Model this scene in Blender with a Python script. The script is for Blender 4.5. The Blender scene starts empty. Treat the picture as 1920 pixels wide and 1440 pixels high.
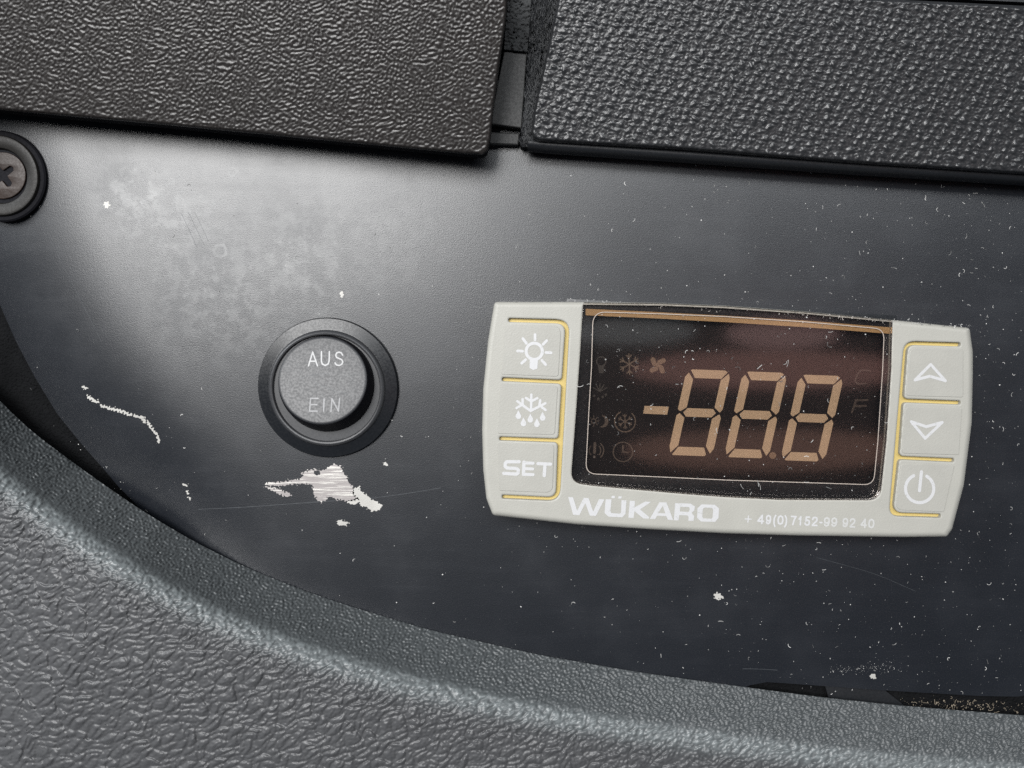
import bpy, bmesh, math, random
import numpy as np
from mathutils import Vector

random.seed(7)
rng = np.random.default_rng(11)
S = 0.001                                   # everything is laid out in millimetres
scene = bpy.context.scene
col = scene.collection

# ------------------------------------------------------------------ camera
TILT, DIST, FPX = math.radians(5.0), 120.0, 1464.0
cs, sn = math.cos(TILT), math.sin(TILT)
CAM = np.array([0.0, DIST * sn, DIST * cs])
cam = bpy.data.cameras.new('camera')
cam.sensor_width = 36.0
cam.lens = 36.0 * FPX / 1920.0
cam.clip_start, cam.clip_end = 0.002, 50.0
co = bpy.data.objects.new('camera', cam)
co.location = CAM * S
co.rotation_euler = (-TILT, 0, 0)
col.objects.link(co)
scene.camera = co

# ------------------------------------------------------------------ world, lamps, exposure
w = bpy.data.worlds.new('World'); scene.world = w; w.use_nodes = True
bg = w.node_tree.nodes['Background']
bg.inputs[0].default_value = (0.68, 0.82, 1.0, 1)
bg.inputs[1].default_value = 0.09

def aim(o, d):
    z = Vector(d).normalized(); x = Vector((1, 0, 0)); x = (x - z * x.dot(z)).normalized(); y = z.cross(x)
    o.rotation_euler = __import__('mathutils').Matrix((x, y, z)).transposed().to_euler()
def area_lamp(name, direction, dist, sx, sy, radiance, colour):
    d = Vector(direction).normalized()
    l = bpy.data.lights.new(name, 'AREA'); l.shape = 'RECTANGLE'
    l.size, l.size_y = sx, sy
    l.energy = radiance * math.pi * sx * sy
    l.color = colour
    o = bpy.data.objects.new(name, l)
    o.location = d * dist
    aim(o, d)
    col.objects.link(o)
    return o
area_lamp('window_light', (-0.33, 0.28, 0.90), 0.9, 0.50, 0.38, 19.0, (1.0, 0.995, 0.985))
area_lamp('door_window_light', (-0.80, 0.44, 0.42), 0.42, 0.21, 0.165, 7.0, (0.95, 0.98, 1.0))
area_lamp('side_window_light', (0.26, 0.42, 0.87), 0.9, 0.60, 0.26, 7.0, (0.95, 0.98, 1.0))

scene.view_settings.view_transform = 'Standard'
scene.view_settings.look = 'None'
scene.view_settings.exposure = 0.0
scene.view_settings.gamma = 1.0
scene.view_settings.use_curve_mapping = False
scene.render.engine = 'CYCLES'
scene.cycles.use_denoising = False
scene.cycles.max_bounces = 8
scene.cycles.transparent_max_bounces = 12

# ------------------------------------------------------------------ layout helpers
def U(px, py, z=0.0):
    """photo pixel -> point (mm) at height z above the panel"""
    px = np.asarray(px, float); py = np.asarray(py, float); z = np.asarray(z, float)
    a, b = px - 960.0, 720.0 - py
    dx = a; dy = -sn * FPX + cs * b; dz = -cs * FPX - sn * b
    t = (z - CAM[2]) / dz
    return np.stack([CAM[0] + dx * t, CAM[1] + dy * t, np.broadcast_to(z, t.shape) + 0 * t], -1)

def Uplane(px, py, P0, N):
    a, b = np.asarray(px, float) - 960.0, 720.0 - np.asarray(py, float)
    d = np.stack([a, -sn * FPX + cs * b, -cs * FPX - sn * b], -1)
    t = ((P0 - CAM) @ N) / (d @ N)
    return CAM + d * t[..., None]

def link(name, me, material, parent=None, smooth=False):
    if smooth: me.shade_smooth()
    if material: me.materials.append(material)
    o = bpy.data.objects.new(name, me); col.objects.link(o)
    if parent: o.parent = parent
    return o

def mesh(name, verts, faces, material, parent=None, smooth=False):
    me = bpy.data.meshes.new(name)
    me.from_pydata([tuple(v) for v in np.asarray(verts) * S], [], faces)
    me.update()
    return link(name, me, material, parent, smooth)

def grid_mesh(name, P, material, parent=None, smooth=True, mask=None):
    """P: (rows, cols, 3) in mm"""
    r, c = P.shape[:2]
    idx = np.arange(r * c).reshape(r, c)
    q = np.stack([idx[:-1, :-1], idx[1:, :-1], idx[1:, 1:], idx[:-1, 1:]], -1)
    q = q.reshape(-1, 4) if mask is None else q[mask]
    me = bpy.data.meshes.new(name)
    V = (P.reshape(-1, 3) * S).astype(np.float32)
    me.vertices.add(len(V)); me.vertices.foreach_set('co', V.ravel())
    me.loops.add(q.size); me.loops.foreach_set('vertex_index', q.ravel().astype(np.int32))
    me.polygons.add(len(q)); me.polygons.foreach_set('loop_start', (np.arange(len(q)) * 4).astype(np.int32))
    me.update(calc_edges=True); me.validate()
    return link(name, me, material, parent, smooth)

def thing(name, label, cat, loc=(0, 0, 0), group=None):
    o = bpy.data.objects.new(name, None); col.objects.link(o)
    o.empty_display_size = 0.005
    o['label'] = label; o['category'] = cat
    if group: o['group'] = group
    return o

def tag(o, label, cat, kind=None, group=None):
    o['label'] = label; o['category'] = cat
    if kind: o['kind'] = kind
    if group: o['group'] = group
    return o

# ------------------------------------------------------------------ 2-D distance fields (photo pixels)
def s_seg(a, b, r):
    ax, ay = a; bx, by = b
    def f(X, Y):
        dx, dy = bx - ax, by - ay
        L = dx * dx + dy * dy + 1e-9
        t = np.clip(((X - ax) * dx + (Y - ay) * dy) / L, 0, 1)
        return np.hypot(X - ax - t * dx, Y - ay - t * dy) - r
    return f
def s_line(pts, r): return s_or(*[s_seg(pts[i], pts[i + 1], r) for i in range(len(pts) - 1)])
def s_disc(c, r): return lambda X, Y: np.hypot(X - c[0], Y - c[1]) - r
def s_ring(c, r, h): return lambda X, Y: np.abs(np.hypot(X - c[0], Y - c[1]) - r) - h
def s_poly(pts):
    P = np.asarray(pts, float)
    def f(X, Y):
        d = np.full(X.shape, 1e9); inside = np.zeros(X.shape, bool)
        n = len(P)
        for i in range(n):
            ax, ay = P[i]; bx, by = P[(i + 1) % n]
            dx, dy = bx - ax, by - ay
            t = np.clip(((X - ax) * dx + (Y - ay) * dy) / (dx * dx + dy * dy + 1e-12), 0, 1)
            d = np.minimum(d, np.hypot(X - ax - t * dx, Y - ay - t * dy))
            c = (ay > Y) != (by > Y)
            with np.errstate(divide='ignore', invalid='ignore'):
                xi = ax + (Y - ay) * dx / np.where(dy == 0, 1e-12, dy)
            inside ^= c & (X < xi)
        return np.where(inside, -d, d)
    return f
def s_local(f, bb, m=14.0):
    def g(X, Y):
        out = np.full(X.shape, m)
        k = (X > bb[0] - m) & (X < bb[2] + m) & (Y > bb[1] - m) & (Y < bb[3] + m)
        if k.any(): out[k] = f(X[k], Y[k])
        return out
    return g
def s_or(*fs): return lambda X, Y: np.minimum.reduce([f(X, Y) for f in fs])
def s_sub(a, b): return lambda X, Y: np.maximum(a(X, Y), -b(X, Y))
def s_and(a, b): return lambda X, Y: np.maximum(a(X, Y), b(X, Y))
def s_grow(a, r): return lambda X, Y: a(X, Y) - r
def arc_pts(c, r, a0, a1, n=14):
    return [(c[0] + r * math.cos(math.radians(a0 + (a1 - a0) * i / n)), c[1] - r * math.sin(math.radians(a0 + (a1 - a0) * i / n))) for i in range(n + 1)]

def sdf_mesh(name, f, bbox, r, place, material, parent=None, skirt=0.0, smooth=False, merge=True):
    """filled marching squares of f < 0; place(px, py) -> mm points; skirt drops side walls"""
    x0, y0, x1, y1 = bbox
    xs = np.arange(x0, x1 + r, r); ys = np.arange(y0, y1 + r, r)
    X, Y = np.meshgrid(xs, ys)
    F = f(X, Y); F = np.where(np.abs(F) < 1e-6, 1e-6, F)
    I = F < 0
    cnt = I[:-1, :-1].astype(int) + I[1:, :-1] + I[1:, 1:] + I[:-1, 1:]
    verts, faces, walls = [], [], []
    full = cnt == 4
    if merge:
        for i in range(full.shape[0]):
            row = full[i]
            if not row.any(): continue
            e = np.diff(np.concatenate([[0], row.astype(int), [0]]))
            for a, b in zip(np.where(e == 1)[0], np.where(e == -1)[0]):
                k = len(verts)
                verts += [(xs[a], ys[i]), (xs[a], ys[i + 1]), (xs[b], ys[i + 1]), (xs[b], ys[i])]
                faces.append((k, k + 1, k + 2, k + 3))
        vidx = {}
    else:
        used = np.zeros(F.shape, bool)
        for di, dj in ((0, 0), (1, 0), (1, 1), (0, 1)):
            used[di:di + full.shape[0], dj:dj + full.shape[1]] |= full
        num = np.full(F.shape, -1); ui, uj = np.where(used); num[ui, uj] = np.arange(len(ui))
        verts = list(zip(xs[uj].tolist(), ys[ui].tolist()))
        ii, jj = np.where(full)
        faces = [tuple(q) for q in np.stack([num[ii, jj], num[ii + 1, jj], num[ii + 1, jj + 1], num[ii, jj + 1]], 1).tolist()]
        vidx = dict(zip(zip(ui.tolist(), uj.tolist()), range(len(ui))))
    evid = {}
    for i, j in zip(*[a.tolist() for a in np.where((cnt > 0) & (cnt < 4))]):
        cs4 = [(i, j), (i + 1, j), (i + 1, j + 1), (i, j + 1)]
        poly, edges = [], []
        for k in range(4):
            a, b = cs4[k], cs4[(k + 1) % 4]
            fa, fb = F[a], F[b]
            if fa < 0:
                v = vidx.get(a)
                if v is None:
                    v = len(verts); vidx[a] = v; verts.append((xs[a[1]], ys[a[0]]))
                poly.append(v)
            if (fa < 0) != (fb < 0):
                key = (min(a, b), max(a, b))
                v = evid.get(key)
                if v is None:
                    t = fa / (fa - fb)
                    v = len(verts); evid[key] = v
                    verts.append((xs[a[1]] + t * (xs[b[1]] - xs[a[1]]), ys[a[0]] + t * (ys[b[0]] - ys[a[0]])))
                poly.append(v); edges.append((v, fa < 0))
        if len(poly) >= 3: faces.append(tuple(poly))
        if len(edges) == 2:
            (v0, in0), (v1, in1) = edges
            walls.append((v0, v1) if in0 else (v1, v0))
    if not verts: raise RuntimeError('empty shape ' + name)
    A = np.asarray(verts)
    P = place(A[:, 0], A[:, 1])
    if skirt:
        base = len(P); m = {}
        extra = []
        for a, b in walls:                                    # own vertices, so the edge stays crisp
            for v in (a, b):
                if v not in m: m[v] = base + len(extra); extra += [P[v], P[v] - np.array([0, 0, skirt])]
            faces.append((m[b], m[a], m[a] + 1, m[b] + 1))
        P = np.vstack([P, np.asarray(extra)])
    return mesh(name, P, faces, material, parent, smooth)

def at(z): return lambda px, py: U(px, py, z)

def flat(name, f, bbox, r, z, material, parent=None, **kw):
    return sdf_mesh(name, f, bbox, r, at(z), material, parent, **kw)

def fillet(pts, rad, n=6):
    """pts with radius each -> dense polygon"""
    out = []; N = len(pts)
    for i in range(N):
        p = np.array(pts[i], float); r = rad[i] if isinstance(rad, (list, tuple)) else rad
        a = np.array(pts[i - 1], float) - p; b = np.array(pts[(i + 1) % N], float) - p
        la, lb = np.linalg.norm(a), np.linalg.norm(b); a /= la; b /= lb
        if r <= 0: out.append(tuple(p)); continue
        ang = math.acos(max(-1, min(1, float(a @ b))))
        t = min(r / math.tan(ang / 2), la * 0.5, lb * 0.5)
        p0, p1 = p + a * t, p + b * t
        for k in range(n + 1):
            u = k / n
            out.append(tuple((1 - u) ** 2 * p0 + 2 * u * (1 - u) * p + u * u * p1))
    return out

def plate(name, outline, holes, ztop, thick, bevel, material, parent=None, res=2, smooth=True):
    """extruded slab with real holes and bevelled edges; outlines in photo pixels at height ztop"""
    c = bpy.data.curves.new(name + '_shape', 'CURVE'); c.dimensions = '2D'; c.fill_mode = 'BOTH'
    for poly in [outline] + list(holes):
        P = U([p[0] for p in poly], [p[1] for p in poly], ztop) * S
        s = c.splines.new('POLY'); s.points.add(len(P) - 1); s.use_cyclic_u = True
        for k, v in enumerate(P): s.points[k].co = (v[0], v[1], 0, 1)
    c.extrude = (thick / 2 - bevel) * S
    c.bevel_depth = bevel * S; c.bevel_resolution = res; c.offset = -bevel * S
    o = bpy.data.objects.new(name + '_shape', c); col.objects.link(o)
    dg = bpy.context.evaluated_depsgraph_get(); dg.update()
    me = bpy.data.meshes.new_from_object(o.evaluated_get(dg))
    bpy.data.objects.remove(o); bpy.data.curves.remove(c)
    me.name = name
    me.transform(__import__('mathutils').Matrix.Translation((0, 0, (ztop - thick / 2) * S)))
    me.materials.clear()
    if smooth:
        bm = bmesh.new(); bm.from_mesh(me); bmesh.ops.remove_doubles(bm, verts=bm.verts, dist=1e-7)
        bm.to_mesh(me); bm.free()
        me.shade_smooth()
        try: me.set_sharp_from_angle(angle=math.radians(28))
        except Exception: pass
    return link(name, me, material, parent)

def lathe(name, prof, centre, material, parent=None, n=96, tiltx=0.0, smooth=True, pivot=None, jit=0.0):
    """prof: [(r, z)] mm; centre (x, y, z) mm"""
    V = []
    for r, z in prof:
        for k in range(n):
            a = 2 * math.pi * k / n
            V.append((r * math.cos(a), r * math.sin(a), z))
    V = np.array(V)
    F = []
    for i in range(len(prof) - 1):
        for k in range(n):
            F.append((i * n + k, i * n + (k + 1) % n, (i + 1) * n + (k + 1) % n, (i + 1) * n + k))
    if prof[-1][0] > 0.001: F.append(tuple((len(prof) - 1) * n + k for k in range(n)))
    if tiltx:
        ct, st = math.cos(tiltx), math.sin(tiltx)
        pz = pivot or 0.0
        y, z = V[:, 1].copy(), V[:, 2] - pz
        V[:, 1] = ct * y - st * z; V[:, 2] = st * y + ct * z + pz
    o = mesh(name, V + np.array(centre), F, material, parent, smooth)
    if smooth: o.data.set_sharp_from_angle(angle=math.radians(35))
    return o

def tube(name, pts, r, material, parent=None, n=10, squash=1.0):
    P = np.asarray(pts, float); V, F = [], []
    for i in range(len(P)):
        t = P[min(i + 1, len(P) - 1)] - P[max(i - 1, 0)]; t /= np.linalg.norm(t)
        a = np.cross(t, [0, 0, 1]); a /= np.linalg.norm(a); b = np.cross(a, t)
        for k in range(n):
            g = 2 * math.pi * k / n
            V.append(P[i] + r * (math.cos(g) * a + squash * math.sin(g) * b))
    for i in range(len(P) - 1):
        for k in range(n):
            F.append((i * n + k, i * n + (k + 1) % n, (i + 1) * n + (k + 1) % n, (i + 1) * n + k))
    return mesh(name, V, F, material, parent, True)

# ------------------------------------------------------------------ grain fields
def band(n, wl, ang=0.0, aspect=1.0, bw=0.28, seed=0):
    g = np.random.default_rng(seed)
    W = np.fft.fft2(g.standard_normal((n, n)))
    fx = np.fft.fftfreq(n)[None, :]; fy = np.fft.fftfreq(n)[:, None]
    a = math.radians(ang); ex, ey = math.cos(a), -math.sin(a)
    fe = (fx * ex + fy * ey) * aspect; fp = -fx * ey + fy * ex
    k = np.hypot(fe, fp) * wl
    H = np.exp(-((k - 1) / bw) ** 2)
    r = np.real(np.fft.ifft2(W * H)); return (r / r.std()).astype(np.float32)
def low(n, wl, seed=0):
    g = np.random.default_rng(seed)
    W = np.fft.fft2(g.standard_normal((n, n)))
    fx = np.fft.fftfreq(n)[None, :]; fy = np.fft.fftfreq(n)[:, None]
    H = np.exp(-(np.hypot(fx, fy) * wl) ** 2)
    r = np.real(np.fft.ifft2(W * H)); return (r / r.std()).astype(np.float32)
def samp(T, X, Y):
    n = T.shape[0]
    x = np.mod(X, n); y = np.mod(Y, n)
    i = np.floor(y).astype(int) % n; j = np.floor(x).astype(int) % n
    u = x - np.floor(x); v = y - np.floor(y)
    i1 = (i + 1) % n; j1 = (j + 1) % n
    return (T[i, j] * (1 - u) + T[i, j1] * u) * (1 - v) + (T[i1, j] * (1 - u) + T[i1, j1] * u) * v
def voronoi(X, Y, cell, ang, aspect, jitter=0.9, seed=0):
    g = np.random.default_rng(seed); T = g.random((256, 256, 2))
    a = math.radians(ang); ex, ey = math.cos(a), -math.sin(a)
    u = (X * ex + Y * ey) / (cell * aspect); v = (-X * ey + Y * ex) / cell
    iu, iv = np.floor(u).astype(int), np.floor(v).astype(int)
    f1 = np.full(X.shape, 9.0); f2 = np.full(X.shape, 9.0); cid = np.zeros(X.shape)
    for du in (-1, 0, 1):
        for dv in (-1, 0, 1):
            t = T[(iv + dv) % 256, (iu + du) % 256]
            d = np.hypot(iu + du + 0.5 + (t[..., 0] - 0.5) * jitter - u, iv + dv + 0.5 + (t[..., 1] - 0.5) * jitter - v)
            n1 = d < f1
            f2 = np.where(n1, f1, np.minimum(f2, d)); cid = np.where(n1, t[..., 0], cid); f1 = np.where(n1, d, f1)
    return f1, f2, cid
def sstep(a, b, x):
    t = np.clip((x - a) / (b - a), 0, 1); return t * t * (3 - 2 * t)

# ------------------------------------------------------------------ materials
class NT:
    def __init__(s, name):
        s.m = bpy.data.materials.new(name); s.m.use_nodes = True
        s.t = s.m.node_tree; s.b = s.t.nodes['Principled BSDF']; s.out = s.t.nodes['Material Output']
        s.tc = s.t.nodes.new('ShaderNodeTexCoord')
    def n(s, typ, **kw):
        x = s.t.nodes.new('ShaderNode' + typ)
        for k, v in kw.items(): setattr(x, k, v)
        return x
    def l(s, a, b): s.t.links.new(a, b)
    def noise(s, scale, detail=2.0, rough=0.5, vec=None, dist=0.0):
        x = s.n('TexNoise'); x.inputs['Scale'].default_value = scale; x.inputs['Detail'].default_value = detail
        x.inputs['Roughness'].default_value = rough; x.inputs['Distortion'].default_value = dist
        s.l(vec or s.tc.outputs['Object'], x.inputs['Vector']); return x.outputs['Fac']
    def math(s, op, a, b=None, clamp=False):
        x = s.n('Math', operation=op); x.use_clamp = clamp
        for i, v in enumerate((a, b)):
            if v is None: continue
            if isinstance(v, (int, float)): x.inputs[i].default_value = v
            else: s.l(v, x.inputs[i])
        return x.outputs[0]
    def ramp(s, fac, a, b, lo=0.0, hi=1.0):
        x = s.n('MapRange'); x.interpolation_type = 'SMOOTHSTEP'
        s.l(fac, x.inputs[0]); x.inputs[1].default_value = a; x.inputs[2].default_value = b
        x.inputs[3].default_value = lo; x.inputs[4].default_value = hi; return x.outputs[0]
    def mix(s, fac, a, b):
        x = s.n('Mix', data_type='RGBA')
        for sock, v in ((x.inputs[0], fac), (x.inputs[6], a), (x.inputs[7], b)):
            if isinstance(v, (int, float)): sock.default_value = v
            elif isinstance(v, tuple): sock.default_value = v + (1,) if len(v) == 3 else v
            else: s.l(v, sock)
        return x.outputs[2]
    def bump(s, height, strength, dist, prev=None):
        x = s.n('Bump'); x.inputs['Strength'].default_value = strength; x.inputs['Distance'].default_value = dist
        s.l(height, x.inputs['Height'])
        if prev: s.l(prev, x.inputs['Normal'])
        return x.outputs[0]
    def mapping(s, scale=(1, 1, 1), rot=(0, 0, 0)):
        x = s.n('Mapping'); x.inputs['Scale'].default_value = scale; x.inputs['Rotation'].default_value = rot
        s.l(s.tc.outputs['Object'], x.inputs['Vector']); return x.outputs[0]
    def set(s, base=None, rough=None, metallic=None, spec=None, normal=None, coat=None):
        for k, v in (('Base Color', base), ('Roughness', rough), ('Metallic', metallic), ('Specular IOR Level', spec), ('Normal', normal), ('Coat Weight', coat)):
            if v is None: continue
            if isinstance(v, tuple): s.b.inputs[k].default_value = v + (1,)
            elif isinstance(v, (int, float)): s.b.inputs[k].default_value = v
            else: s.l(v, s.b.inputs[k])
        return s.m

def simple(name, base, rough, metallic=0.0, spec=0.5, grain=None, var=0.0):
    """plain surface with slight mottling and fine grain; grain = (scale per metre, strength, distance m)"""
    t = NT(name)
    n = t.noise(260, 3)
    c = t.mix(n, tuple(max(0, v * (1 - var)) for v in base), tuple(min(1, v * (1 + var)) for v in base))
    r = t.ramp(t.noise(3200, 2), 0.3, 0.7, max(0.03, rough - 0.05), min(1, rough + 0.05))
    nm = None
    if grain: nm = t.bump(t.noise(grain[0], 2), grain[1], grain[2])
    return t.set(base=c, rough=r, metallic=metallic, spec=spec, normal=nm)

def mm(px, py): return tuple(U(px, py, 0) * S)

def make_panel_material():
    t = NT('satin_black_paint')
    pos = t.tc.outputs['Object']
    def blob(px, py, r):
        d = t.n('VectorMath', operation='DISTANCE'); t.l(pos, d.inputs[0]); d.inputs[1].default_value = mm(px, py)
        return t.ramp(d.outputs['Value'], r / 12.2 * S, 0.0), d.outputs['Value']
    warp = t.noise(420, 5, 0.65)
    stain = None
    for px, py, r, k in ((260, 365, 120, 0.80), (330, 400, 150, 0.55), (560, 470, 200, 0.42), (420, 520, 230, 0.35), (700, 440, 190, 0.20)):
        b, _ = blob(px, py, r); b = t.math('MULTIPLY', b, k)
        stain = b if stain is None else t.math('MAXIMUM', stain, b)
    cloudy = t.ramp(warp, 0.45, 0.60)
    veins = t.ramp(t.noise(900, 6, 0.7, dist=1.2), 0.52, 0.62)
    st = t.math('MULTIPLY', stain, t.math('ADD', t.math('MULTIPLY', cloudy, 0.75), t.math('MULTIPLY', veins, 0.5)), True)
    for px, py, r in ((413, 470, 13), (436, 322, 9)):     # dried water drops
        _, d = blob(px, py, r)
        d = t.math('ADD', d, t.math('MULTIPLY', t.math('SUBTRACT', t.noise(1500, 3, .6), 0.5), r * 1.3 / 12.2 * S))
        rr = r / 12.2 * S
        ring = t.math('MULTIPLY', t.ramp(d, rr * 0.35, rr * 0.8), t.ramp(d, rr * 1.25, rr * 0.85))
        st = t.math('MAXIMUM', st, t.math('MULTIPLY', ring, t.ramp(warp, 0.3, 0.6, 0.25, 0.7)))
    film = t.ramp(t.noise(70, 4, 0.6), 0.35, 0.75)
    wipe = t.ramp(t.noise(1.0, 3, 0.6, vec=t.mapping((60, 520, 1), (0, 0, math.radians(-8)))), 0.45, 0.75)
    fine = t.noise(5200, 2, 0.6)
    base = t.mix(t.math('ADD', t.math('MULTIPLY', film, 0.25), t.math('MULTIPLY', wipe, 0.12)), (0.005, 0.0064, 0.0095), (0.013, 0.0155, 0.021))
    base = t.mix(t.ramp(fine, 0.45, 0.75, 0.0, 0.5), base, (0.022, 0.023, 0.026))
    base = t.mix(t.math('MULTIPLY', st, 0.60), base, (0.40, 0.40, 0.395))
    rough = t.math('ADD', t.ramp(t.math('ADD', t.math('MULTIPLY', film, 0.6), t.math('MULTIPLY', wipe, 0.16)), 0.0, 1.0, 0.34, 0.42), t.math('MULTIPLY', st, 0.12))
    nm = t.bump(fine, 0.36, 0.00004)
    return t.set(base=base, rough=rough, spec=0.72, normal=nm)

def make_scratched_metal():
    t = NT('bare_scratched_metal')
    lines = t.noise(1.0, 4, 0.7, vec=t.mapping((140, 3400, 1), (0, 0, math.radians(3))))
    k = t.ramp(lines, 0.50, 0.62)
    base = t.mix(k, (0.30, 0.278, 0.272), (0.66, 0.64, 0.60))
    return t.set(base=base, rough=t.ramp(lines, 0.4, 0.65, 0.52, 0.38), metallic=0.55, normal=t.bump(lines, 0.4, 0.00008))

M_panel = make_panel_material()
M_bare = make_scratched_metal()
M_chip = simple('bright_bare_chip', (0.42, 0.41, 0.385), 0.5, metallic=0.1, var=0.35, grain=(6000, 0.4, 0.00006))
M_base = simple('dusty_dark_carpet', (0.0075, 0.0078, 0.0085), 0.95, spec=0.05, var=0.5, grain=(2600, 1.0, 0.0005))
M_flap = simple('brown_black_grained_plastic', (0.016, 0.0138, 0.0128), 0.35, spec=0.5, var=0.15, grain=(7000, 0.25, 0.00004))
M_pad = simple('charcoal_pebbled_plastic', (0.020, 0.0205, 0.022), 0.34, spec=0.6, var=0.12, grain=(6500, 0.45, 0.00007))
def make_rim_material():
    t = NT('charcoal_leather_grained_plastic')
    wa = t.n('Attribute'); wa.attribute_name = 'wear_sheen'; wf = wa.outputs['Fac']
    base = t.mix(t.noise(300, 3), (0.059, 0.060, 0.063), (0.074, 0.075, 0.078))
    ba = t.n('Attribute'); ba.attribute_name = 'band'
    base = t.mix(ba.outputs['Fac'], base, (0.056, 0.062, 0.065))  # bluish sky reflection on the inner band painted into the base colour
    base = t.mix(t.math('MULTIPLY', wf, 0.6), base, (0.19, 0.21, 0.215))           # crest highlight painted pale into the colour, over worn polish
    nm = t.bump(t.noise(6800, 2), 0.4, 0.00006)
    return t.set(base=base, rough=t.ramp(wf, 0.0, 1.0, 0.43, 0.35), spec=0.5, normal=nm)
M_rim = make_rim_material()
M_edge = simple('black_edge_rubber', (0.010, 0.011, 0.013), 0.45, spec=0.4, var=0.2, grain=(3000, 0.2, 0.00006))
M_under = simple('black_underside_plastic', (0.006, 0.006, 0.008), 0.7, spec=0.1)
M_trim = simple('smooth_grey_black_plastic', (0.030, 0.030, 0.030), 0.55, spec=0.4, var=0.1, grain=(4000, 0.15, 0.00005))
M_foam = simple('crumbling_black_foam', (0.050, 0.052, 0.054), 0.85, spec=0.35, var=0.5, grain=(2500, 0.8, 0.0003))
M_felt = simple('black_felt', (0.012, 0.013, 0.015), 0.8, spec=0.3, var=0.4, grain=(4000, 1.0, 0.0003))
M_ring = simple('black_button_ring', (0.008, 0.009, 0.011), 0.30, spec=0.38, var=0.1, grain=(5000, 0.12, 0.00004))
M_cap = simple('grey_black_button_cap', (0.013, 0.014, 0.017), 0.42, spec=0.5, var=0.1, grain=(5600, 0.07, 0.00004))
M_capside = simple('shiny_black_button_side', (0.005, 0.005, 0.007), 0.45, spec=0.12)
def make_print():
    t = NT('worn_white_print')
    k = t.ramp(t.noise(2600, 4, 0.7), 0.56, 0.68)
    return t.set(base=t.mix(k, (0.475, 0.475, 0.48), (0.38, 0.38, 0.37)), rough=0.45)
M_print = make_print()
M_house = simple('light_grey_controller_plastic', (0.340, 0.334, 0.303), 0.48, spec=0.45, var=0.08, grain=(4200, 0.4, 0.00006))
M_key = simple('light_grey_key_plastic', (0.330, 0.324, 0.295), 0.50, spec=0.45, var=0.08, grain=(4000, 0.45, 0.00006))
M_yellow = simple('yellow_key_membrane', (0.50, 0.385, 0.14), 0.42, spec=0.4, var=0.08)
M_blackbezel = simple('black_display_border', (0.006, 0.007, 0.009), 0.35, spec=0.5)
M_board = simple('dark_brown_display_mask', (0.006, 0.004, 0.004), 0.5, spec=0.15, var=0.4)
M_segment = simple('tan_display_segment', (0.325, 0.238, 0.150), 0.6, var=0.10)
M_icon = simple('dim_tan_display_icon', (0.0468, 0.0330, 0.0237), 0.6, var=0.15)
M_strip = simple('tan_reflector_strip', (0.30, 0.19, 0.08), 0.5, var=0.1)
M_line = simple('pale_edge_highlight', (0.62, 0.62, 0.60), 0.4)
M_steel = simple('shadow_toned_steel', (0.013, 0.012, 0.011), 0.45, metallic=0.0, spec=0.22, var=0.3, grain=(1800, 0.2, 0.0001))  # flap's shadow on the washer put into this dark base colour
M_copper = simple('worn_coppery_screw', (0.020, 0.012, 0.009), 0.42, metallic=0.05, spec=0.25, var=0.4, grain=(1500, 0.3, 0.0001))  # copper darkened too, with the flap's shade in the colour
def make_dust():
    t = NT('pale_dust')
    return t.set(base=t.mix(t.ramp(t.noise(420, 2), 0.35, 0.65), (0.08, 0.08, 0.08), (0.52, 0.515, 0.50)), rough=0.8, spec=0.2)
M_dust = make_dust()
M_sand = simple('sandy_grit', (0.20, 0.17, 0.13), 0.8, spec=0.3, var=0.3)
M_scratch = simple('pale_scratch', (0.055, 0.06, 0.066), 0.45)

def make_glass():
    t = NT('smoked_display_window')
    tr = t.n('BsdfTransparent'); tr.inputs[0].default_value = (0.90, 0.87, 0.85, 1)
    gl = t.n('BsdfGlossy'); gl.inputs['Roughness'].default_value = 0.075; gl.inputs[0].default_value = (1, 1, 1, 1)
    t.l(t.bump(t.noise(1200, 2), 0.05, 0.00003), gl.inputs['Normal'])
    fr = t.n('Fresnel'); fr.inputs[0].default_value = 1.5
    mx = t.n('MixShader'); t.l(fr.outputs[0], mx.inputs[0]); t.l(tr.outputs[0], mx.inputs[1]); t.l(gl.outputs[0], mx.inputs[2])
    t.t.nodes.remove(t.b); t.l(mx.outputs[0], t.out.inputs['Surface'])
    return t.m
M_glass = make_glass()

# ================================================================== large surfaces
# ---- what lies under the panel
P = U(np.array([[-260, 2180], [-260, 2180]]), np.array([[-200, -200], [1640, 1640]]), -4.0)
xs, ys = np.meshgrid(np.linspace(-260, 2180, 160), np.linspace(-200, 1640, 120))
zz = np.interp(xs, [500, 1300], [-6.0, -1.9]) + 0.25 * samp(low(512, 3, 5), xs / 6, ys / 6)
base = grid_mesh('dashboard_base', U(xs, ys, zz), M_base)
tag(base, 'dark dusty dashboard recess beneath the black metal panel', 'dashboard', 'structure')

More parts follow.
